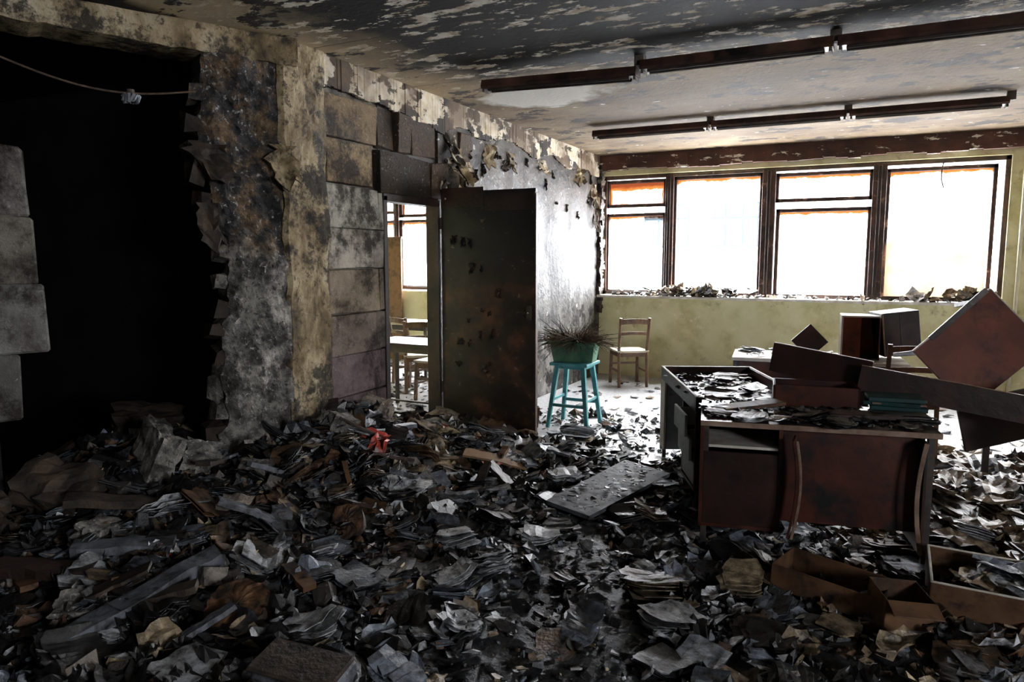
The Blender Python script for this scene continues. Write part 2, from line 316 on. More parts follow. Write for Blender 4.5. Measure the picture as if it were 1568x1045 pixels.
b.bb((.894,-.021,0),(.905,.021,2.03),M_FRAME,M=M); b.bb((.83,-.05,.98),(.87,-.02,1.1),M_STEEL,M=M); b.tube([M@V(.85,-.05,1.04),M@V(.85,-.075,1.04),M@V(.76,-.08,1.04)],.009,M_STEEL)
for z in(.3,1.75): b.tube([M@V(-.01,-.02,z),M@V(-.01,-.02,z+.1)],.012,M_STEEL)
for k in range(16): flake(b,M@V(R.uniform(.1,.8),-.022,R.uniform(.4,1.7)),(0,-1,0),(0,0,1),R.uniform(.02,.06),R.uniform(.03,.08),.2,R.choice([M_DOOR,M_DOOR,M_DARKCH]),.004)
b.build("door_1",.0)
# ------------------------------------------------------------------ pillar, stub, beam (skewed wall)
P0=V(-3.45,3.56,0); D=V(-.4592,-.8884,0).normalized(); NRM=V(-D.y,D.x,0)
if NRM.x<0: NRM=-NRM
def SL(s,z,n=0): 
    p=P0+D*s+NRM*n; return V(p.x,p.y,z)
b=B(M_PIL); NY,NZ=18,120; vs=[];fs=[]
for j in range(NZ+1):
    for i in range(NY+1):
        y=3.55+i/NY*.43+.012*fbm(j*.3,1)*(i in(0,NY)); z=j/NZ*3.0; e=min(i,NY-i)/2.; 
        x=XL+.035+.03*fbm(y*5,z*3,1,6)-(.03 if e<.5 else 0); vs.append((x,y,z))
for j in range(NZ):
    for i in range(NY):
        a=j*(NY+1)+i; fs.append((a,a+1,a+NY+2,a+NY+1))
b.add(vs,fs); b.bb((XL-.35,3.56,0),(XL-.0,3.97,3)); b.build("wall_pillar",smooth=False)
prof=[(0,.47),(.3,.45),(.5,.47),(.55,.41),(.9,.44),(.95,.4),(1.2,.43),(1.25,.38),(1.6,.36),(1.75,.35),(1.78,.41),(2.0,.45),(2.1,.44),(2.12,.5),(2.45,.51),(2.5,.47),(2.85,.49)]
def pr(z):
    for (a,p),(c,q) in zip(prof,prof[1:]):
        if a<=z<=c: return p+(q-p)*(z-a)/(c-a)
    return .49
b=B(M_STUB); NS,NZ=26,130; vs=[];fs=[]
for j in range(NZ+1):
    z=j/NZ*2.84; w=pr(z)+.03*fbm(z*9,3,0,5)
    for i in range(NS+1):
        s=w*i/NS-.02; d=.06*fbm(s*4,z*3,4,5)+.02*fbm(s*18,z*18,8,3); 
        if z<1.6: d+=.02
        dd=.05*(max(0,i/NS-.85)/.15)
        p=SL(s,z,d-dd); vs.append(tuple(p))
    p=SL(w-.02+.04*fbm(z*6,9,0,5),z,-.22); vs.append(tuple(p))
for j in range(NZ):
    for i in range(NS+1):
        a=j*(NS+2)+i; fs.append((a,a+NS+2,a+NS+3,a+1))
b.add(vs,fs)
for k in range(16):
    z=.15+k*.165+R.uniform(-.03,.03); b.box((0,0,0),(.05+.07*R.random(),.1+.06*R.random(),.08+.07*R.random()),R.choice([M_BARK,M_STUB,M_BARK]),M=T(*SL(pr(z)-.005,z,-.12),math.atan2(D.y,D.x),R.uniform(-.2,.2),R.uniform(-.2,.2)),jit=.022)
b.build("wall_broken_stub")
b=B(M_PIL); flake(b,SL(.0,2.33,.05),(NRM.x,NRM.y,0),(0,0,1),.17,.24,.35,M_PIL,.02); flake(b,SL(.42,2.3,.04),(NRM.x,NRM.y,0),(0,0,1),.2,.2,.3,M_BARK,.02); flake(b,SL(.44,1.95,.0),(NRM.x,NRM.y,0),(0,0,1),.15,.25,.2,M_BARK,.02)
b.build("hanging_plaster_flake")
b=B(M_PIL); N=60; s0,s1=-.12,3.6
def zb(s): return 2.83+.02*max(0,s-.3)
for i in range(N):
    sa=s0+(s1-s0)*i/N; sb=s0+(s1-s0)*(i+1)/N
    vs=[]
    for s in(sa,sb):
        n=.03+.02*fbm(s*3,2); vs+= [SL(s,zb(s)+.02*fbm(s*7,1),n),SL(s,2.999,n),SL(s,2.999,-.28),SL(s,zb(s)+.02*fbm(s*7,1),-.28)]
    b.add(vs,[(0,1,5,4),(1,2,6,5),(2,3,7,6),(3,0,4,7),(0,3,2,1),(4,5,6,7)])
b.build("trim_ceiling_beam")
b=B(M_BLOCK); Ma=math.atan2(D.y,D.x)
rows=[(.73,1.1,1.47,(.16,.16,.16)),(1.1,1.47,1.33,(.3,.3,.3)),(1.47,1.85,1.345,(.26,.24,.21)),(1.85,2.22,1.38,(.22,.21,.2))]
for za,zc,sx,cc in rows:
    s=sx
    while s<3.6:
        w=.39; p0=SL(s+w/2,(za+zc)/2,-.1); b.box((0,0,0),(w-.008,.2,zc-za-.01),M=T(*p0,Ma),col=cc,jit=.022); s+=w
b.build("wall_block_fragment",.012)
b=B(M_SOOT)
for za,zc,sx in[(0,.73,1.58),(2.22,2.5,1.75)]:
    p=SL((sx+3.6)/2,(za+zc)/2,-.13); b.box((0,0,0),(3.6-sx,.2,zc-za),M=T(*p,Ma))
b.bb((-5.35,YB,0),(-5.1,.38,3))
b.build("wall_left_sooty")
b=B(M_CABLE); pts=[]
A=SL(.5,2.6,.02);C_=SL(1.7,2.68,.02)
for i in range(25):
    t=i/24; p=A.lerp(C_,t); p.z-=.09*math.sin(math.pi*min(1,t*1.2))**1; pts.append(p)
b.tube(pts,.006,n=6); lp=pts[7]
b.tube([lp+V(0,0,.02),lp+V(0,0,-.03),lp+V(0,0,-.05)],.02,M_MORT,10)
for k in range(14):
    a=k*math.pi*2/14; b.box((0,0,0),(.02,.012,.045),M_BEAMW if k%2 else M_BLUEG,M=T(lp.x+.035*math.cos(a),lp.y+.035*math.sin(a),lp.z-.03,a,R.uniform(-.6,.6),R.uniform(-.5,.5)),jit=.004)
b.build("hanging_lamp_holder")
# ------------------------------------------------------------------ windows
def frame(b,x0,x1,z0,z1,y=YW+.1,w=.055,d=.07):
    b.bb((x0,y,z0),(x0+w,y+d,z1)); b.bb((x1-w,y,z0),(x1,y+d,z1)); b.bb((x0,y,z1-w),(x1,y+d,z1)); b.bb((x0,y,z0),(x1,y+d,z0+w))
def pane(b,edge,x0,x1,z0,z1,mat,y=YW+.135):
    n=18;vs=[];fs=[]
    for j in range(n+1):
        for i in range(n+1):
            x=x0+(x1-x0)*i/n; z=z0+(z1-z0)*j/n; vs.append((x,y,z))
            e1=1-(z1-z)/.17; e2=.75*(1-min(x-x0,x1-x)/.08); e3=.5*(1-(z-z0)/.08); edge.append(max(0,e1,e2,e3))
    for j in range(n):
        for i in range(n): a=j*(n+1)+i; fs.append((a,a+1,a+n+2,a+n+1))
    b.add(vs,fs,mat)
def window(name,x0,x1,panes,mull,z0=1.12,z1=2.72):
    b=B(M_FRAME); frame(b,x0,x1,z0,z1+.02,YW+.06,.05,.12)
    for (a,c) in mull: b.bb((a,YW+.05,z0),(c,YW+.19,z1)); b.bb(((a+c)/2-.02,YW+.03,z0+.02),((a+c)/2+.02,YW+.06,z1-.02),M_DARKCH)
    for (a,c,e,f,m_) in panes: frame(b,a-.03,c+.03,e-.03,f+.03,YW+.09,.045,.06)
    b.build(name,.004)
    g_=B(M_GLASS); ed=[]
    for (a,c,e,f,m_) in panes: pane(g_,ed,a,c,e,f,m_)
    o=g_.build(name+"_glass",edge=ed); o.parent=bpy.data.objects[name]; o.name="stained_glass"
window("window_1",-3.43,1.26,[(-3.37,-2.58,2.34,2.65,M_GLASSH),(-3.37,-2.58,1.17,2.2,M_GLASS),(-2.43,-1.35,1.15,2.66,M_GLASS),(-1.15,-.11,2.34,2.64,M_GLASS),(-1.13,-.11,1.15,2.2,M_GLASS),(.08,1.12,1.15,2.63,M_GLASS)],[(-2.56,-2.45),(-1.33,-1.17),(-.09,.06)])
window("window_2",1.75,4.4,[(1.85,2.95,1.17,2.66,M_GLASS),(3.15,4.3,1.17,2.66,M_GLASS)],[(3.0,3.1)])
window("window_3",-7.9,-4.0,[(-7.8,-7.0,1.17,2.2,M_GLASS),(-7.8,-7.0,2.36,2.66,M_GLASSH),(-6.85,-6.25,1.17,2.2,M_GLASS),(-6.85,-6.25,2.3,2.66,M_GLASSH),(-6.0,-5.0,1.17,2.66,M_GLASS),(-4.85,-4.1,1.17,2.66,M_GLASS)],[(-6.98,-6.88),(-6.22,-6.05),(-4.97,-4.87)])
b=B(M_FRAME)
for z in(RZ0,RZ1-.05): b.bb((XR+.05,RW0,z),(XR+.12,RW1,z+.05))
for y in(RW0,(RW0+RW1)/2,RW1-.05): b.bb((XR+.05,y,RZ0),(XR+.12,y+.05,RZ1))
b.build("added_fill_window",.003)  # unseen window added to throw fill light on faces turned from the main windows
b=B(M_CURT); vs=[];fs=[]; n=24
for j in range(9):
    for i in range(n+1):
        t=i/n; top=1.83+.06*fbm(t*6,1)-.10*abs(t-.4); x=.09+t*1.0; z=1.13+(top-1.13)*j/8; vs.append((x,YW+.075+.02*fbm(t*5,z*4),z))
for j in range(8):
    for i in range(n):
        a=j*(n+1)+i
        if (i,j) in((21,7),(22,7),(20,7),(22,6),(23,7)): continue
        fs.append((a,a+1,a+n+2,a+n+1))
b.add(vs,fs); b.build("window_paper_sheet")
b=B(M_STEEL); b.tube([(.62,YW-.02,2.72),(.6,YW-.04,2.62),(.6,YW-.03,2.5),(.63,YW-.02,2.4)],.008,n=6); b.build("dangling_wire")
b=B(M_PIPE); b.tube([(1.0,YW-.05,1.02),(1.36,YW-.05,1.0),(1.38,YW-.05,1.03),(1.38,YW-.05,2.8)],.02); b.tube([(1.38,YW-.05,0),(1.38,YW-.05,1.03)],.02); b.build("heating_pipe")
b=B(M_FAC); b.bb((-40,28,-6),(22,29,9))
for x in(-8.25,-5.7):
    z=2.05
    b.bb((x,27.97,z),(x+1.8,28,z+1.65),M_FACF)
    for (a0,a1) in((.07,.55),(.62,1.18),(1.25,1.73)):
        b.bb((x+a0,27.95,z+.07),(x+a1,27.97,z+1.05),M_FACW); b.bb((x+a0,27.95,z+1.12),(x+a1,27.97,z+1.58),M_FACW)
b.build("opposite_building")
b=B(M_FAC); b.bb((-60,10.2,-6.2),(40,60,-6)); b.build("ground_outside")
# ------------------------------------------------------------------ ceiling lights
def fixture(x,y,tilt=0):
    b=B(M_FIX); z=2.92
    prof_=[(-.065,-.01),(-.05,.04),(.05,.04),(.065,-.01),(.055,-.025),(-.055,-.025)]
    L=1.21; vs=[]
    for xx in (0,L):
        for p in prof_: vs.append((x+xx,y+p[0],z+p[1]-tilt*xx))
    n=6; fs=[(0,1,2,3,4,5),(11,10,9,8,7,6)]+[(i,i+6,(i+1)%6+6,(i+1)%6) for i in range(6)]
    b.add(vs,fs); b.tube([(x+.05,y-.03,z-.032),(x+L-.05,y-.03,z-.032-tilt*L)],.012,M_TUBE); b.tube([(x+.05,y+.03,z-.032),(x+L-.05,y+.03,z-.032-tilt*L)],.012,M_TUBE)
    for xx in(.015,L-.015):
        b.box((x+xx,y,z-.03-tilt*xx),(.018,.09,.035),M_MORT)
    b.bb((x+L-.02,y-.03,2.93),(x+L+.045,y+.03,3.0),M_MORT)
    b.build("fluorescent_ceiling_light")
for yy,x0,nn in((5.0,-2.75,5),(7.43,-2.76,3),(2.5,-2.7,4)):
    for k in range(nn): fixture(x0+k*1.235,yy,.03*(k==0 and yy==5.0))
# ------------------------------------------------------------------ debris field: ash, rubble, papers, books
def gz(x,y,cx,cy,rx,ry): return math.exp(-((x-cx)/rx)**2-((y-cy)/ry)**2)
def mound(x,y):
    h=.42*gz(x,y,-3.45,4.0,.55,.75)+.14*gz(x,y,-2.8,4.9,.7,.6)+.12*gz(x,y,-3.6,5.1,.6,.6)+.32*gz(x,y,-4.3,2.8,.8,.6)+.14*gz(x,y,-3.1,2.2,1.1,.9)+.12*gz(x,y,-2.9,3.5,.8,.6)+.08*gz(x,y,.9,4.9,.6,1.2)+.22*gz(x,y,-4.3,3.6,.8,.5)
    return h
def HH(x,y):
    k=min(1,max(0,(6.2-y)/1.0))
    h=mound(x,y)*k-.05*(1-k)+.02*k
    return h+((.022+.12*min(h,.3))*fbm(x*2.6,y*2.6,0,4)+.022*fbm(x*11,y*11,5,3)+.014*abs(fbm(x*26,y*26,2,3)))*max(k,.5)-.004
def HP(x,y): return max(0,HH(x,y))
BD=B(M_ASH); st=.025; nx=int(6.9/st); ny=int(5.7/st); vs=[];fs=[]
for j in range(ny+1):
    for i in range(nx+1):
        x=-5.2+i*st; y=.8+j*st; vs.append((x,y,HH(x,y)))
def inwall(x,y):
    if x<XL+.06 and 3.5<y<9.6:
        return not (4.72<y<5.3)
    if x>-3.3: return False
    s=(x-P0.x)*D.x+(y-P0.y)*D.y; n=(x-P0.x)*NRM.x+(y-P0.y)*NRM.y
    return (s<.5 and n<.05)
for j in range(ny):
    for i in range(nx):
        x=-5.2+i*st; y=.8+j*st
        if x<-3.55 and y>3.85 and not(4.6<y<5.5 and x>-4.2): continue
        a=j*(nx+1)+i; fs.append((a,a+1,a+nx+2,a+nx+1))
BD.add(vs,fs)
def palette(kind):
    k=R.uniform(.55,1.2)
    P={'white':(.66,.69,.74),'blue':(.22,.26,.32),'ash':(.075,.08,.093),'char':(.014,.013,.014),'cream':(.52,.41,.27),'brown':(.16,.09,.05),'red':(.45,.05,.03),'tan':(.36,.27,.18)}  # white and blue carry the bluish window highlights in their colour
    c=P[kind]; return tuple(v*k for v in c)
def pick(w):
    t=R.random()*sum(w.values())
    for k,v in w.items():
        t-=v
        if t<=0: return k
    return k
def sheet(b,x,y,z,w,l,yaw,tx,ty,curl,col,crump=.02):
    M=T(x,y,z,yaw,tx,ty); NX,NY=6,5; ph=R.uniform(0,99); vs=[];fs=[]; ck=R.uniform(-.6,.6); ph2=R.uniform(0,99)
    for j in range(NY):
        for i in range(NX):
            u=i/(NX-1)-.5; v=j/(NY-1)-.5
            rr=1-.35*max(0,(abs(u)*2)*(abs(v)*2)-.3)
            vs.append(((u*w*(1+.5*fbm(ph,v*5)))*rr,(v*l*(1+.5*fbm(u*5,ph)))*rr,curl*w*(u*u*4)*.4+ck*curl*l*v*v+crump*fbm(u*3+ph2,v*3,2,3)))
    for j in range(NY-1):
        for i in range(NX-1): a=j*NX+i; fs.append((a,a+1,a+NX+1,a+NX))
    b.add(vs,fs,M_DEB,col,M)
def chip(b,x,y,z,r,yaw,tx,ty,col,th=.012):
    n=R.choice([4,5,6]); M=T(x,y,z,yaw,tx,ty); ex=R.uniform(.35,1)
    top=[];bot=[]
    for k in range(n):
        a=2*math.pi*k/n+R.uniform(-.35,.35); rr=r*R.uniform(.6,1.25); top.append((rr*math.cos(a),rr*ex*math.sin(a),th+R.uniform(-.2,.2)*r)); bot.append((rr*math.cos(a)*.95,rr*ex*math.sin(a)*.95,-th+R.uniform(-.1,.1)*r))
    fs=[tuple(range(n)),tuple(range(2*n-1,n-1,-1))]+[(i,(i+1)%n+0,(i+1)%n+n,i+n)[::-1] for i in range(n)]
    b.add(top+bot,fs,M_DEB,col,M)
def book(b,x,y,z,w,l,th,yaw,tx,ty,col,fan=None,nn=None):
    M=T(x,y,z,yaw,tx,ty); fan=(R.random()<.5) if fan is None else fan; nn=nn or R.randint(4,7); pb=R.uniform(0,99)
    for k in range(nn):
        s=R.uniform(.8,1.08); ph=R.uniform(0,50); sk=R.uniform(-.03,.03); kk=R.uniform(.35,1.15); cc=tuple(v*kk for v in col); NX=7; vs=[];z0=k*th/nn; rot=R.gauss(0,.12)
        for j in(0,1,2):
            for i in range(NX):
                u=i/(NX-1); e=abs(u-.5)*2
                zz=z0+(1.2*th*u*u*(k/nn) if fan else 0)+.6*th*fbm(u*2.0,pb+j*.4,0,2)
                xx=(u-.5)*w*s+sk+.06*w*fbm(j*2,ph); yy=(j/2-.5)*l*s*(1-.22*e**4)*(1+.25*fbm(u*4,ph+j)); vs.append((xx-yy*rot,yy+xx*rot,zz))
        tt=th/nn*.6
        K=3*NX; vs+= [(p[0],p[1],p[2]+tt) for p in vs]; fs=[]
        for j in range(2):
            for i in range(NX-1):
                a=j*NX+i; fs+= [(K+a,K+a+1,K+a+NX+1,K+a+NX),(a,a+NX,a+NX+1,a+1)]
        ring=[i for i in range(NX)]+[NX+NX-1]+[2*NX+i for i in range(NX-1,-1,-1)]+[NX]
        for q in range(len(ring)): a,c=ring[q],ring[(q+1)%len(ring)]; fs.append((a,c,K+c,K+a))
        b.add(vs,fs,M_DEB,cc,M)
def pathm(x,y): return abs((x+1.1)-(y-2.7)*-.2)<.42 and 1.4<y<4.2
def density(x,y):
    d=.22
    d+=1.2*gz(x,y,-3.0,4.2,.9,1.0)+.8*gz(x,y,-3.6,2.4,1.1,.9)+.45*gz(x,y,-2.3,3.0,1.0,1.2)+.3*gz(x,y,-.6,3.0,.6,1.)+1.*gz(x,y,.9,5.,.8,1.4)
    if y>5.5: d*=.3
    if pathm(x,y): d*=.12
    return min(1,d)
WL={'white':1.1,'blue':1.8,'ash':4,'char':11,'cream':.6,'brown':1.6,'tan':.8,'red':.04}
WC={'white':2.6,'blue':2.6,'ash':3,'char':8,'cream':.4,'brown':.8,'tan':.5}
WP={'white':3.2,'blue':1.3,'ash':2.5,'char':7,'cream':1.6,'brown':2,'tan':1.3,'red':.1}
WR={'white':1.6,'blue':.7,'ash':1.5,'char':6,'cream':2.8,'brown':5,'tan':3}
def wsel(x,y):
    if x>-.1: return WR
    if y>3.7 and x<-2.2: return WP
    if x<-1.9: return WL
    return WC
def rnd(flat=False):
    while True:
        x=R.uniform(-5.0,1.7); y=R.uniform(1.1,7.0)
        if inwall(x,y): continue
        if x<-3.5 and y>3.6 and not(4.7<y<5.35 and x>-4.0): continue
        fl=.2 if y>5.6 else (.35 if pathm(x,y) else .6)
        if R.random()<(max(fl,density(x,y)) if flat else density(x,y)): return x,y
for _ in range(1350):
    x,y=rnd(); w=R.uniform(.05,.17); l=w*R.uniform(.7,1.5); k=pick(wsel(x,y)); h=HP(x,y); pile=min(1,mound(x,y)*4)
    sheet(BD,x,y,h+.02+.02*R.random(),w,l,R.uniform(0,6.3),R.gauss(0,.12+.3*pile),R.gauss(0,.12+.3*pile),R.uniform(-.1,.7),palette(k),.07*R.random()+.01)
for _ in range(17000):
    x,y=rnd(True); k=pick(wsel(x,y)); r=R.choice([.006,.01,.016,.025,.04])*R.uniform(.8,1.4)
    chip(BD,x,y,HP(x,y)+.006+r*.25,r,R.uniform(0,6.3),R.gauss(0,.4),R.gauss(0,.4),palette(k),R.uniform(.002,.007))
for _ in range(760):
    x,y=rnd(); k=pick(wsel(x,y)); w=R.uniform(.1,.2); pile=min(1,mound(x,y)*4)
    if k=='char' and R.random()<.15:k='blue'
    book(BD,x,y,HP(x,y)+.004,w,w*R.uniform(1.1,1.5),R.uniform(.015,.05),R.uniform(0,6.3),R.gauss(0,.08+.28*pile),R.gauss(0,.08+.28*pile),palette(k))
for (x,y,w,k) in [(-.87,3.24,.26,'tan'),(-.71,2.97,.24,'white'),(-1.04,2.71,.2,'blue'),(-1.62,3.55,.2,'white'),(-1.95,3.2,.2,'white'),(-1.75,2.85,.2,'white'),(-2.1,2.55,.2,'blue'),(-1.5,2.45,.17,'white'),(-.55,2.75,.18,'blue'),(-.5,3.45,.2,'cream'),(-.35,3.0,.2,'brown'),(-2.5,3.6,.2,'white'),(-2.2,4.1,.24,'white'),(-1.9,4.6,.22,'white'),(-2.7,4.2,.22,'cream'),(-2.5,4.75,.2,'white'),(-2.75,5.0,.26,'white'),(-2.1,5.1,.2,'white'),(-3.0,4.55,.24,'tan'),(-1.15,4.2,.2,'tan'),(-1.9,5.5,.2,'white'),(-2.7,2.55,.24,'white'),(-3.0,2.35,.22,'blue'),(-3.4,2.5,.2,'white'),(-3.1,1.9,.22,'white'),(-2.2,1.7,.22,'white'),(-2.0,2.15,.24,'white'),(-1.5,2.05,.18,'blue'),(-3.2,3.3,.2,'cream'),(-2.8,3.2,.22,'white'),(.6,5.2,.26,'cream'),(1.0,5.6,.26,'white'),(1.2,5.1,.26,'cream'),(.8,4.8,.24,'brown'),(.55,4.5,.24,'white'),(1.1,4.6,.24,'tan')]:
    pile=min(1,mound(x,y)*4)
    book(BD,x,y,HP(x,y)+.015,w,w*R.uniform(.7,1.1),R.uniform(.03,.05),R.uniform(0,6.3),R.gauss(0,.05+.2*pile),R.gauss(0,.05+.2*pile),palette(k),True,R.randint(5,8))
for _ in range(1000):
    x,y=rnd()
    if x>-2.4 and R.random()<.8: continue
    s=R.uniform(.02,.08); BD.box((0,0,0),(s*1.5,s,s*.8),M_BLOCK,M=T(x,y,HP(x,y)+s*.3,R.uniform(0,6),R.gauss(0,.5),R.gauss(0,.5)),jit=s*.25,col=R.choice([(.3,.27,.25),(.1,.09,.09),(.03,.03,.03),(.22,.13,.09)]))
for _ in range(90):
    x,y=rnd()
    if x>-2: continue
    L=R.uniform(.12,.35); a=R.uniform(0,6.3); z=HP(x,y)+.03; dz=R.gauss(0,.08)
    BD.splinter((x-L/2*math.cos(a),y-L/2*math.sin(a),z+max(0,-dz)),(x+L/2*math.cos(a),y+L/2*math.sin(a),z+max(0,dz)+.02),R.uniform(.03,.1),R.uniform(.012,.03),R.choice([M_DARKCH,M_DARKCH,M_BARK,M_BEAMW,M_CARDD]))
for _ in range(300):
    x,y=R.uniform(-3.3,1.4),R.uniform(5.8,9.3); chip(BD,x,y,.012,R.uniform(.015,.07),R.uniform(0,6),R.gauss(0,.15),R.gauss(0,.15),palette(pick({'char':2,'white':3,'tan':2,'blue':3})),.004)
for _ in range(90): 
    x=R.uniform(.4,1.7); y=R.uniform(4.3,6.6); sheet(BD,x,y,HP(x,y)+.05+R.random()*.08,.18,.26,R.uniform(0,6),R.gauss(0,.2),R.gauss(0,.2),.2,palette(pick({'white':2,'cream':4,'brown':4,'tan':3,'blue':1})),.04)
BD.build("burnt_debris_heap")
b=B(M_DEB)
for _ in range(420):
    x,y=R.uniform(-7,-4.3),R.uniform(5.6,9.3); chip(b,x,y,.012,R.uniform(.02,.09),R.uniform(0,6),R.gauss(0,.2),R.gauss(0,.2),palette(pick({'char':3,'white':2,'brown':1,'blue':2})),.004)
b.build("floor_litter")
b4=B(M_DEB)
for _ in range(320):
    x=-3.35+4.6*R.random(); k=pick({'cream':3,'brown':2,'white':3,'char':2}); 
    z=1.125; 
    if R.random()<.4: x=R.gauss(-2.2,.35); z+=R.random()*.1
    elif R.random()<.3: x=R.gauss(1.05,.1); z+=R.random()*.1
    x=max(-3.35,min(1.2,x))
    chip(b4,x,YW-R.uniform(-.0,.11),z+.01,R.uniform(.02,.07),R.uniform(0,6),R.gauss(0,.5),R.gauss(0,.5),palette(k),.006)
for _ in range(16):
    sheet(b4,R.gauss(-2.2,.3) if _<10 else R.uniform(.4,1.2),YW-.06,1.18,.22,.16,R.uniform(0,6),R.gauss(0,.5),R.gauss(0,.5),.6,palette(R.choice(['cream','tan','white'])),.05)
b4.build("window_sill_litter")
def chunk(name,x,y,z,d,yaw,tx,ty,mat,sub=6,amp=.2):
    bm=bmesh.new(); bmesh.ops.create_cube(bm,size=1); bmesh.ops.subdivide_edges(bm,edges=bm.edges[:],cuts=sub,use_grid_fill=True)
    ph=R.uniform(0,99)
    for v in bm.verts:
        p=v.co.copy(); v.co+=p.normalized()*(amp*fbm(p.x*2.5+ph,p.y*2.5,p.z*2.5,5)); v.co.x*=d[0];v.co.y*=d[1];v.co.z*=d[2]
    bm.transform(T(x,y,z,yaw,tx,ty)); me=bpy.data.meshes.new(name); bm.to_mesh(me); bm.free(); me.materials.append(mat)
    a=me.attributes.new("Col",'FLOAT_COLOR','POINT'); a.data.foreach_set("color",[.4,.35,.31,1]*len(me.vertices))
    ob=bpy.data.objects.new(name,me); bpy.context.collection.objects.link(ob); return ob
for (x,y,d,yaw,tx,ty,m_) in [(-3.95,2.33,(.34,.28,.24),.4,.5,.3,M_BARK),(-3.85,2.85,(.46,.14,.28),-.4,-.4,.1,M_STUB),(-3.62,2.98,(.2,.16,.16),.9,.3,.3,M_STUB),(-4.15,1.95,(.3,.25,.34),.2,.2,.6,M_BARK),(-4.55,3.3,(.4,.3,.25),1,.2,.1,M_BARK),(-3.28,4.25,(.22,.15,.14),.3,.4,.2,M_BLOCK),(-3.2,3.75,(.2,.16,.12),1.3,.2,.4,M_STUB),(-3.1,2.75,(.16,.12,.1),.6,.2,.2,M_BLOCK),(-3.45,2.2,(.22,.14,.1),2,.2,.1,M_STUB),(-3.2,5.1,(.2,.12,.1),.2,.1,.3,M_BLOCK),(-2.9,1.75,(.18,.14,.1),.8,.3,.1,M_STUB),(-2.6,2.45,(.14,.1,.08),.1,.2,.3,M_BARK),(-3.5,1.75,(.2,.14,.1),.8,.3,.1,M_BLOCK),(-3.3,3.1,(.16,.12,.1),.4,.3,.1,M_STUB)]:
    chunk("masonry_chunk",x,y,HP(x,y)+d[2]*.38,d,yaw,tx,ty,m_)
def log(name,x,y,z,r,th,yaw,tx,ty):
    b=B(M_LOG); M=T(x,y,z,yaw,tx,ty); n=36
    rad=[r*(1+.2*fbm(math.cos(k*.175)*2,math.sin(k*.175)*2,x,4)) for k in range(n)]
    vs=[(rad[k]*math.cos(k*2*math.pi/n),rad[k]*math.sin(k*2*math.pi/n),zz) for zz in(-th/2,th/2) for k in range(n)]
    b.add(vs,[(k,(k+1)%n,(k+1)%n+n,k+n) for k in range(n)],M_BARK,M=M); b.add(vs,[tuple(range(n-1,-1,-1))],M_LOG,M=M)
    rings=[1,.93,.7,.4,.1]; v2=[(rad[k]*q*math.cos(k*2*math.pi/n),rad[k]*q*math.sin(k*2*math.pi/n),th/2+(.008*fbm(k*.8,i*2,x))*(i>0)) for i,q in enumerate(rings) for k in range(n)]
    b.add(v2,[(i*n+k,i*n+(k+1)%n,(i+1)*n+(k+1)%n,(i+1)*n+k) for i in range(4) for k in range(n)]+[tuple(4*n+k for k in range(n))],M_LOG,M=M)
    b.build(name)
log("charred_log_slice",-2.33,2.06,HP(-2.33,2.06)+.04,.13,.07,.3,.35,.1)
log("charred_log_slice",-2.49,2.97,HP(-2.49,2.97)+.05,.09,.06,.3,.8,.1)
b=B(M_BEAMW)
b.splinter((-2.75,1.5,.12),(-2.68,2.3,.24),.11,.06); b.splinter((-3.35,2.0,HP(-3.3,2)+.08),(-2.95,2.25,.24),.13,.05); b.splinter((-3.5,1.75,.22),(-3.1,1.95,.2),.12,.05,M_DARKCH)
b.splinter((-2.9,2.9,.24),(-2.6,2.6,.16),.1,.03); b.splinter((-3.7,2.2,.36),(-3.35,2.6,.28),.14,.04,M_BARK); b.splinter((-2.45,2.25,.12),(-2.2,2.45,.12),.13,.03); b.build("fallen_timber")
b=B(M_FLBD); vs=[(-1.80,4.06,.06),(-1.62,5.12,.08),(-1.24,4.96,.07),(-1.46,3.93,.055)]; z_=.025
vs+= [(p[0],p[1],p[2]+z_) for p in vs]; b.add(vs,[(3,2,1,0),(4,5,6,7),(0,1,5,4),(1,2,6,5),(2,3,7,6),(3,0,4,7)])
for _ in range(90): 
    t=R.random(); u=R.random(); x=-1.78+.18*t+.32*u; y=4.05+1.0*t-.12*u; chip(b,x,y,.098+.02*t,R.uniform(.006,.03),R.random()*6,0,0,palette(pick({'char':5,'ash':3,'blue':1,'white':1})),.002)
b.build("fallen_board",.003)
b=B(M_CARDD); b.box((0,0,0),(.36,.2,.07),M_BEAMW,M=T(-1.78,1.84,.12,.15,.1,.05),jit=.008); b.box((0,0,.045),(.34,.19,.02),M_BARK,M=T(-1.78,1.84,.12,.15,.1,.05),jit=.008); b.build("charred_ledger",.008)
b=B(M_RED); M_D2=M_DEB; M_DEB=M_RED
sheet(b,-3.02,3.88,.41,.22,.14,.4,.3,.3,.5,(1,1,1),.06); sheet(b,-2.9,3.78,.35,.13,.22,.4,.9,.2,.5,(1,1,1),.08); sheet(b,-2.35,4.35,.17,.14,.05,.8,.2,.2,.3,(1,1,1),.02)
M_DEB=M_D2
b.build("melted_red_folder")
b=B(M_DARKCH)
for (p,q,w,h) in [((-3.25,4.15,.48),(-3.0,3.95,.3),.14,.012),((-2.6,4.4,.22),(-2.2,4.6,.12),.2,.015),((-3.25,4.5,.3),(-2.9,4.3,.3),.05,.04),((-2.1,3.6,.1),(-1.85,3.9,.08),.16,.02),((-2.9,4.9,.25),(-2.6,5.2,.22),.22,.02)]: b.splinter(p,q,w,h,R.choice([M_DARKCH,M_CARD,M_FLBD]))
b.build("broken_panels")
b=B(M_CARD); b.box((0,0,0),(.02,.22,.26),M=T(-2.98,6.2,.15,.5,.1,.1)); b.box((0,0,0),(.22,.02,.2),M=T(-2.9,6.1,.12,.3,.1,.1)); b.build("cardboard_scrap")
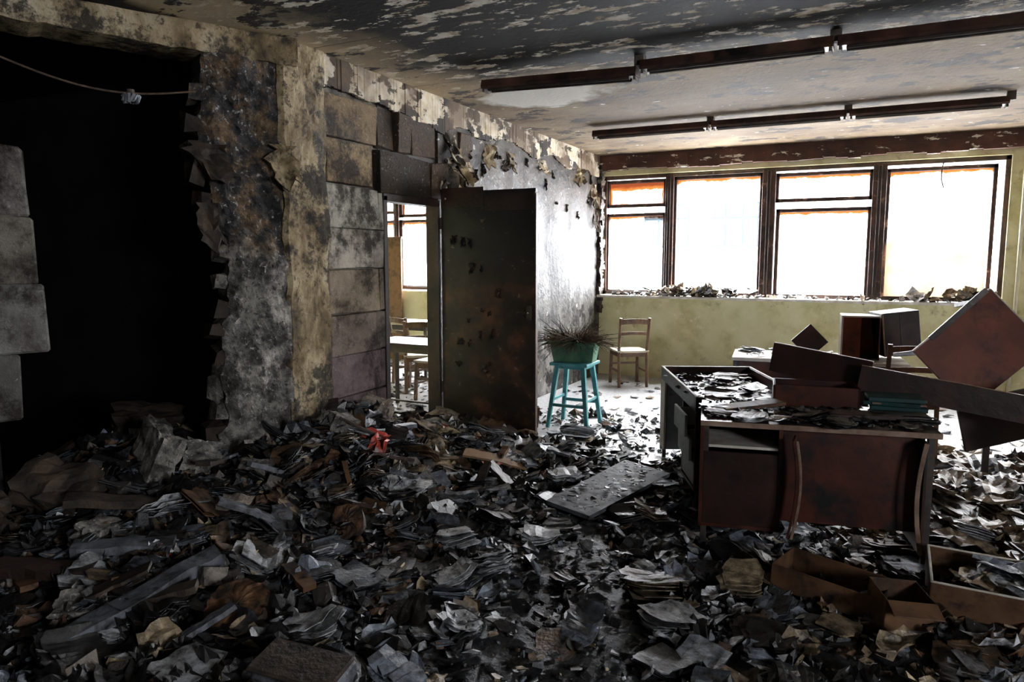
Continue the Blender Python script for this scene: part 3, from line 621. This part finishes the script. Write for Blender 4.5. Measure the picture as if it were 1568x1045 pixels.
# ------------------------------------------------------------------ furniture
def stool(x,y):
    b=B(M_TEAL); b.box((x,y,.615),(.38,.36,.03)); b.box((x,y,.59),(.3,.28,.04))
    T_=[(-.13,-.12),(.13,-.12),(.13,.12),(-.13,.12)]; Bt=[(-.2,-.19),(.2,-.19),(.2,.19),(-.2,.19)]
    for t,q in zip(T_,Bt): b.beam((x+q[0],y+q[1],.0),(x+t[0],y+t[1],.6),.035,.035,w2=.045,h2=.045)
    def at(k,z): 
        f=z/.6; return (x+Bt[k][0]+(T_[k][0]-Bt[k][0])*f,y+Bt[k][1]+(T_[k][1]-Bt[k][1])*f,z)
    for k in range(4): b.beam(at(k,.22+.05*(k%2)),at((k+1)%4,.22+.05*(k%2)),.018,.03)
    b.build("stool",.004)
stool(-2.55,6.42)
b=B(M_GPLANT); M=T(-2.55,6.42,.632,.1)
w0,w1,l0,l1,h=.085,.115,.19,.22,.19
def taper(b,a0,b0,a1,b1,z0,z1,mat,M): b.add([(-a0,-b0,z0),(a0,-b0,z0),(a0,b0,z0),(-a0,b0,z0),(-a1,-b1,z1),(a1,-b1,z1),(a1,b1,z1),(-a1,b1,z1)],[(3,2,1,0),(0,1,5,4),(1,2,6,5),(2,3,7,6),(3,0,4,7)],mat,M=M)
taper(b,l0,w0,l1,w1,0,h,M_GPLANT,M); taper(b,l1-.012,w1-.012,l0-.01,w0-.01,h,.02,M_GPLANT,M)
for a in(-1,1): b.bb((-l1-.01,a*w1-.012,h-.025),(l1+.01,a*w1+.012,h+.005),M=M); b.bb((a*l1-.012,-w1,h-.025),(a*l1+.012,w1,h+.005),M=M)
b.box((0,0,h-.02),(.4,.19,.02),M_SOIL,M=M)
for k in range(60): b.box((0,0,0),(.03,.03,.02),M_SOIL,M=M@T(R.uniform(-.19,.19),R.uniform(-.09,.09),h+R.uniform(-.02,.02),R.random()*6,R.random(),R.random()),jit=.006)
b.build("planter_box",.002)
b=B(M_TWIG)
for k in range(900):
    a=R.uniform(0,6.3); r0=R.uniform(0,.16); px=-2.55+r0*math.cos(a)*1.1; py=6.42+r0*math.sin(a)*.5; L=R.uniform(.08,.34); out_=R.uniform(.2,1.3)
    d=V(math.cos(a)*out_,math.sin(a)*out_,R.uniform(.15,1)).normalized(); bend=V(R.gauss(0,.3),R.gauss(0,.3),-R.uniform(.2,1.2)); pts=[]
    for i in range(5): t=i/4; pts.append(V(px,py,.8)+d*L*t+bend*L*t*t*.6)
    b.tube(pts,.0042,n=3,r2=.0018)
b.build("dried_plant")
def chair(x,y,yaw,z=0,tx=0,ty=0,seat=M_CREAM,wood=M_WOOD,name="wooden_chair"):
    b=B(wood); M=T(x,y,z,yaw,tx,ty)
    def bm_(p,q,w,h,m_=None): b.beam(M@Vector(p),M@Vector(q),w,h,m_)
    for sx in(-.18,.18):
        bm_((sx,-.2,0),(sx,-.17,.45),.032,.032); bm_((sx,-.17,.45),(sx*1.03,-.25,.88),.032,.026); bm_((sx,.2,0),(sx*.97,.17,.44),.034,.034)
        bm_((sx,-.19,.2),(sx,.19,.2),.018,.026); bm_((sx,-.17,.41),(sx,.17,.41),.02,.05)
    bm_((-.18,.17,.41),(.18,.17,.41),.02,.05); bm_((-.18,-.17,.41),(.18,-.17,.41),.02,.05); bm_((-.18,.19,.26),(.18,.19,.26),.016,.024)
    taper(b,.19,.18,.21,.2,.435,.46,seat,M); b.box((0,0,.458),(.41,.39,.012),seat,M=M)
    for z_,dp,hh in((.83,-.245,.065),(.68,-.215,.04)):
        n=7
        for i in range(n-1):
            u0=-.18+.36*i/(n-1); u1=-.18+.36*(i+1)/(n-1); f=lambda u: dp-.03*(1-(u/.18)**2)
            bm_((u0,f(u0),z_+.012*(1-(u0/.18)**2)),(u1,f(u1),z_+.012*(1-(u1/.18)**2)),.014,hh)
    return b.build(name,.002)
chair(-2.78,8.85,math.radians(35))
def desk_front(M,L=1.2,Dp=.65,name="writing_desk"):
    b=B(M_MAHO)
    b.bb((0,0,.72),(L,Dp,.75),M_MAHOD,M=M); b.bb((0,-.004,.722),(L,.002,.75),M_EDGED,M=M)
    b.bb((.0,.02,.16),(.02,Dp-.02,.72),M=M); b.bb((.4,.02,.16),(.42,Dp-.02,.72),M=M); b.bb((.0,Dp-.03,.16),(.42,Dp-.01,.72),M=M); b.bb((0,.02,.16),(.42,Dp-.02,.18),M=M)
    b.bb((.02,.022,.18),(.4,.04,.58),M_MAHOD,M=M); b.bb((.02,.03,.6),(.4,.4,.615),M_EDGE,M=M)
    b.bb((.42,.1,.2),(L-.05,.118,.7),M=M)
    for k in range(8):
        z0=.17+k*.065; z1=z0+.065; f=lambda z:.46+.035*math.sin((z-.17)*5.5); b.beam(M@V(f(z0),-.03,z0),M@V(f(z1),-.03,z1),.012,.12,M_MAHO); b.beam(M@V(f(z0)+.007,-.092,z0),M@V(f(z1)+.007,-.092,z1),.014,.004,M_EDGED)
    for x in(.03,L-.04):
        for y in(.04,Dp-.05): b.bb((x-.016,y-.016,0),(x+.016,y+.016,.72),M_STEEL,M=M)
    b.bb((L-.075,.0,.12),(L-.06,Dp*.9,.7),M_MAHOD,M=M)
    for k in range(8):
        z0=.12+k*.072; f=lambda z:L-.07-.03*math.sin((z-.12)*5.4); b.beam(M@V(f(z0),-.006,z0),M@V(f(z0+.072),-.006,z0+.072),.022,.01,M_EDGED)
    b.bb((L-.05,.04,.08),(L-.03,Dp-.05,.1),M_STEEL,M=M)
    return b.build(name,.003)
MB=T(-.80,3.84,0,math.atan2(.23,1.13)); desk_front(MB,1.16,.62)
def desk_tray(M,L,Dp,name="writing_desk"):
    b=B(M_MAHO)
    b.bb((0,0,.66),(L,Dp,.675),M_MAHOD,M=M)
    for (a,c) in(((0,0,.66),(L,.02,.755)),((0,Dp-.02,.66),(L,Dp,.755)),((0,0,.66),(.02,Dp,.755)),((L-.02,0,.66),(L,Dp,.755))): b.bb(a,c,M_MAHO,M=M)
    for (a,c) in(((0,0,.755),(L,.02,.762)),((0,Dp-.02,.755),(L,Dp,.762)),((0,0,.755),(.02,Dp,.762)),((L-.02,0,.755),(L,Dp,.762)),): b.bb(a,c,M_EDGE,M=M)
    b.bb((-.02,0,.08),(0,Dp,.76),M_BLUEG,M=M); b.bb((0,.0,.12),(.17,.015,.66),M_EDGE,M=M)
    b.bb((.17,.18,.25),(L-.5,.195,.66),M_REDP,M=M)
    b.bb((L-.42,.0,.15),(L-.40,Dp,.66),M=M); b.bb((L-.02,.0,.15),(L,Dp,.66),M=M); b.bb((L-.42,0,.15),(L,Dp,.17),M=M); b.bb((L-.42,Dp-.02,.15),(L,Dp,.66),M=M)
    for k in range(3): b.bb((L-.39,-.03*k,.19+.155*k),(L-.03,-.03*k+.018,.33+.155*k),M_BLUEG,M=M); b.bb((L-.39,-.03*k,.19+.155*k),(L-.37,.3,.31+.155*k),M_EDGE,M=M)
    for x in(.02,L-.02):
        for y in(.03,Dp-.03): b.bb((x-.014,y-.014,0),(x+.014,y+.014,.66),M_STEEL,M=M)
    return b.build(name,.003)
c1=V(-1.49,5.62,0); dx=V(.64,-1.42,0).normalized(); dy=V(-dx.y,dx.x,0)
MA=Matrix(((dx.x,dy.x,0,c1.x),(dx.y,dy.y,0,c1.y),(0,0,1,0),(0,0,0,1))); desk_tray(MA,1.3,.7)
b=B(M_MAHOD); M=T(-1.1,6.5,0,.12)
b.bb((0,0,.72),(1.4,.6,.75),M_EDGE,M=M)
for x in(.03,1.37):
    for y in(.03,.57): b.bb((x-.018,y-.018,0),(x+.018,y+.018,.72),M_STEEL,M=M)
b.bb((.9,.03,.2),(1.35,.57,.72),M_MAHOD,M=M); b.bb((.05,.4,.35),(.9,.42,.72),M_MAHO,M=M); b.build("school_table",.003)
def obox(b,M,w,d,h,t,mat,inner=None):
    b.bb((0,0,0),(w,d,t),mat,M=M)
    b.bb((0,0,0),(w,t,h),mat,M=M); b.bb((0,d-t,0),(w,d,h),mat,M=M); b.bb((0,0,0),(t,d,h),mat,M=M); b.bb((w-t,0,0),(w,d,h),mat,M=M)
b=B(M_MAHO); M=T(-.24,6.75,.757,.1)
b.bb((0,0,0),(.3,.3,.012),M=M); b.bb((0,0,.36),(.3,.3,.372),M=M); b.bb((0,0,0),(.012,.3,.37),M=M); b.bb((.288,0,0),(.3,.3,.37),M=M); b.bb((0,.288,0),(.3,.3,.37),M_REDP,M=M)
b.bb((-.002,-.004,0),(.012,0,.372),M_EDGE,M=M); b.bb((-.002,-.004,.36),(.3,0,.374),M_EDGE,M=M); b.bb((.012,.0,.012),(.15,.01,.36),M_REDP,M=M); b.build("small_cabinet",.002)
b=B(M_DARKCH); M=T(.1,6.85,.78,.35,0,-.12); b.bb((0,0,0),(.3,.3,.37),M=M); b.bb((-.002,-.006,0),(.012,0,.37),M_EDGED,M=M); b.bb((.14,-.004,.02),(.15,0,.35),M_STEEL,M=M); b.build("small_cabinet",.002)
b=B(M_MAHO); b.box((0,0,0),(.22,.02,.22),M=T(-.5,6.9,.88,.1,-.2,.8)); b.build("tilted_board",.002)
chair(.24,6.3,.25,.1,seat=M_MAHO)
def slab(name,p,q,w,th,mat,tilt=0,edge=True):
    b=B(mat); p,q=Vector(p),Vector(q); b.beam(p,q,th,w,mat,roll=tilt)
    if edge: 
        d=(q-p).normalized(); sx=d.cross(V(0,0,1)).normalized(); uz=sx.cross(d); off=uz*(w/2+.002); b.beam(p+off,q+off,th*.9,.003,M_EDGED)
    return b.build(name,.002)
slab("fallen_shelf_board",(-.56,4.75,1.0),(.0,4.7,.92),.18,.025,M_MAHOD)
slab("fallen_shelf_board",(-.06,4.62,.92),(1.15,4.75,.73),.15,.03,M_MAHOD)
slab("fallen_shelf_board",(-.2,4.2,.775),(.28,4.33,.78),.022,.14,M_MAHOD,0,False)
slab("fallen_shelf_board",(-.74,4.08,.775),(-.45,4.3,.80),.02,.12,M_CARDD,0,False)
b=B(M_MAHO); obox(b,T(-.50,4.38,.753,.14),.46,.26,.13,.014,M_MAHO); b.build("desk_drawer",.002)
b=B(M_TFOLD)
for k in range(4): b.box((0,0,0),(.28,.2,.022),M_TFOLD,M=T(.13+R.uniform(-.02,.02),4.52,.766+k*.024,.1+R.gauss(0,.08))); b.box((0,0,0),(.27,.19,.01),M_EDGED,M=T(.14,4.525,.766+k*.024,.1))
b.build("teal_folders",.002)
b=B(M_REDP); M=T(.62,5.5,1.03,.1,-.25,math.radians(47)); b.box((0,0,0),(.5,.025,.62),M=M); b.box((0,-.002,.31),(.5,.03,.008),M_EDGE,M=M); b.box((-.25,-.002,0),(.008,.03,.62),M_EDGE,M=M); b.box((.1,.15,-.3),(.04,.3,.03),M_MAHOD,M=M)
for sx in(-.2,.2):
    for sz in(-.26,.26): b.beam(M@V(sx,.0,sz),M@V(sx*1.05,.5,sz*1.05),.03,.03,M_STEEL)
b.build("overturned_table",.002)
b=B(M_MAHOD); b.beam((.33,5.3,1.1),(.62,5.35,1.42),.02,.035); b.beam((.5,5.0,.6),(1.4,5.4,.85),.02,.3,M_MAHOD); b.beam((.9,5.2,0),(.9,5.2,.8),.03,.03,M_STEEL); b.beam((.75,5.9,0),(.75,5.9,.8),.04,.04,M_DARKCH)
b.beam((.9,4.6,.55),(1.6,5.0,.95),.02,.3,M_MAHOD); b.build("collapsed_shelf",.002)
b=B(M_DEB)
def litter(M,L,Dp,z,n,wd,big=.17,sh=.2):
    for _ in range(n):
        p=M@V(R.uniform(.03,L-.03),R.uniform(.03,Dp-.03),0); r=R.random()
        if r<sh: sheet(b,p.x,p.y,z+.012+R.random()*.02,R.uniform(.06,big),R.uniform(.06,big),R.uniform(0,6),R.gauss(0,.08),R.gauss(0,.08),R.uniform(0,.25),palette(pick(wd)),.015)
        elif r<sh+.03: book(b,p.x,p.y,z+.003,.14,.2,.025,R.uniform(0,6),0,0,palette(pick(wd)))
        else: chip(b,p.x,p.y,z+.008,R.uniform(.006,.026),R.uniform(0,6),R.gauss(0,.2),R.gauss(0,.2),palette(pick(wd)),.004)
WD={'white':.8,'blue':1.6,'ash':3,'char':9,'brown':2.5}
litter(MB,1.13,.58,.752,300,WD,.14,.1); litter(MA,1.26,.66,.69,150,{'white':4,'blue':3,'ash':2,'char':4}); litter(T(-1.05,6.5,0,.12),.8,.55,.752,50,{'white':4,'blue':2,'char':1})
b.build("desk_litter")
def carton(name,M,w,d,h,flaps,mat=M_CARD):
    b=B(mat); obox(b,M,w,d,h,.006,mat)
    for (side,ang) in flaps:
        if side=='f': MM=M@Matrix.Translation((0,0,h))@Matrix.Rotation(ang,4,'X'); b.bb((0,-d*.45,-.003),(w,0,.003),M=MM)
        if side=='b': MM=M@Matrix.Translation((0,d,h))@Matrix.Rotation(-ang,4,'X'); b.bb((0,0,-.003),(w,d*.45,.003),M=MM)
    return b.build(name,.002)
carton("cardboard_box",T(-.38,3.5,.05,-.28,0,.05),.48,.26,.12,[],M_CARDD)
carton("cardboard_box",T(.1,3.28,.04,.35,.05,.05),.2,.2,.15,[('f',.3),('b',.6)],M_CARDD)
b=B(M_CARDD); M=T(.28,3.55,.04,-.02,.02,.02); obox(b,M,.95,.45,.15,.012,M_CARDD)
for (a,c) in(((0,0,.15),(.95,.012,.157)),((0,.438,.15),(.95,.45,.157)),((0,0,.15),(.012,.45,.157))): b.bb(a,c,M_EDGE,M=M)
b.build("fallen_drawer",.002)
b=B(M_DEB)
for _ in range(30): sheet(b,.36+R.random()*.75,3.66+R.random()*.24,.12+R.random()*.08,.18,.24,R.gauss(.2,.5),R.gauss(0,.12),R.gauss(0,.12),.15,palette(pick({'white':4,'cream':2,'blue':2})),.03)
b.build("loose_documents")
def table(name,x0,y0,x1,y1,h,top,leg,z=0):
    b=B(top); b.bb((x0,y0,h-.03),(x1,y1,h)); b.bb((x0+.04,y0+.04,h-.1),(x1-.04,y1-.04,h-.03),leg)
    for x in(x0+.04,x1-.04):
        for y in(y0+.04,y1-.04): b.bb((x-.018,y-.018,0),(x+.018,y+.018,h-.05),leg)
    b.beam((x0+.04,y0+.04,.15),(x1-.04,y0+.04,.15),.02,.02,leg); return b.build(name,.003)
table("school_table",-4.78,6.02,-3.9,6.6,.75,M_MAHOD,M_STEEL)
table("school_table",-6.5,8.0,-5.3,8.6,.75,M_CREAM,M_STEEL)
chair(-4.9,7.3,math.radians(30)); chair(-5.3,7.7,math.radians(-20)); chair(-4.45,6.95,math.radians(180))
b=B(M_CARD); b.bb((-7.15,YW-.1,0),(-6.74,YW-.06,1.95)); b.bb((-7.17,YW-.11,1.93),(-6.72,YW-.05,1.96),M_WOOD); b.build("leaning_board",.003)
# ------------------------------------------------------------------ light
w=bpy.data.worlds.new("overcast_sky"); scene.world=w; w.use_nodes=True; nt=w.node_tree
bg=nt.nodes["Background"]; bg.inputs[0].default_value=(.97,.98,1,1); bg.inputs[1].default_value=46
def portal(loc,rot,sx,sy):
    l=bpy.data.lights.new("daylight_portal",'AREA'); l.shape='RECTANGLE'; l.size=sx; l.size_y=sy; l.cycles.is_portal=True
    o=bpy.data.objects.new("daylight_portal",l); o.location=loc; o.rotation_euler=rot; bpy.context.collection.objects.link(o)
for x0,x1 in((-3.43,1.26),(1.75,4.4),(-7.9,-4.0)): portal(((x0+x1)/2,YW+.24,1.92),(math.radians(-90),0,0),x1-x0,1.6)
portal((XR+.18,(RW0+RW1)/2,(RZ0+RZ1)/2),(0,math.radians(90),0),RZ1-RZ0,RW1-RW0)
cam=bpy.data.cameras.new("camera"); cam.sensor_width=36; cam.lens=25.35; cam.clip_start=.05
co=bpy.data.objects.new("camera",cam); co.location=(0,0,1.61); co.rotation_euler=(math.radians(83.5),0,math.radians(26.7)); bpy.context.collection.objects.link(co); scene.camera=co
scene.view_settings.view_transform='Standard'
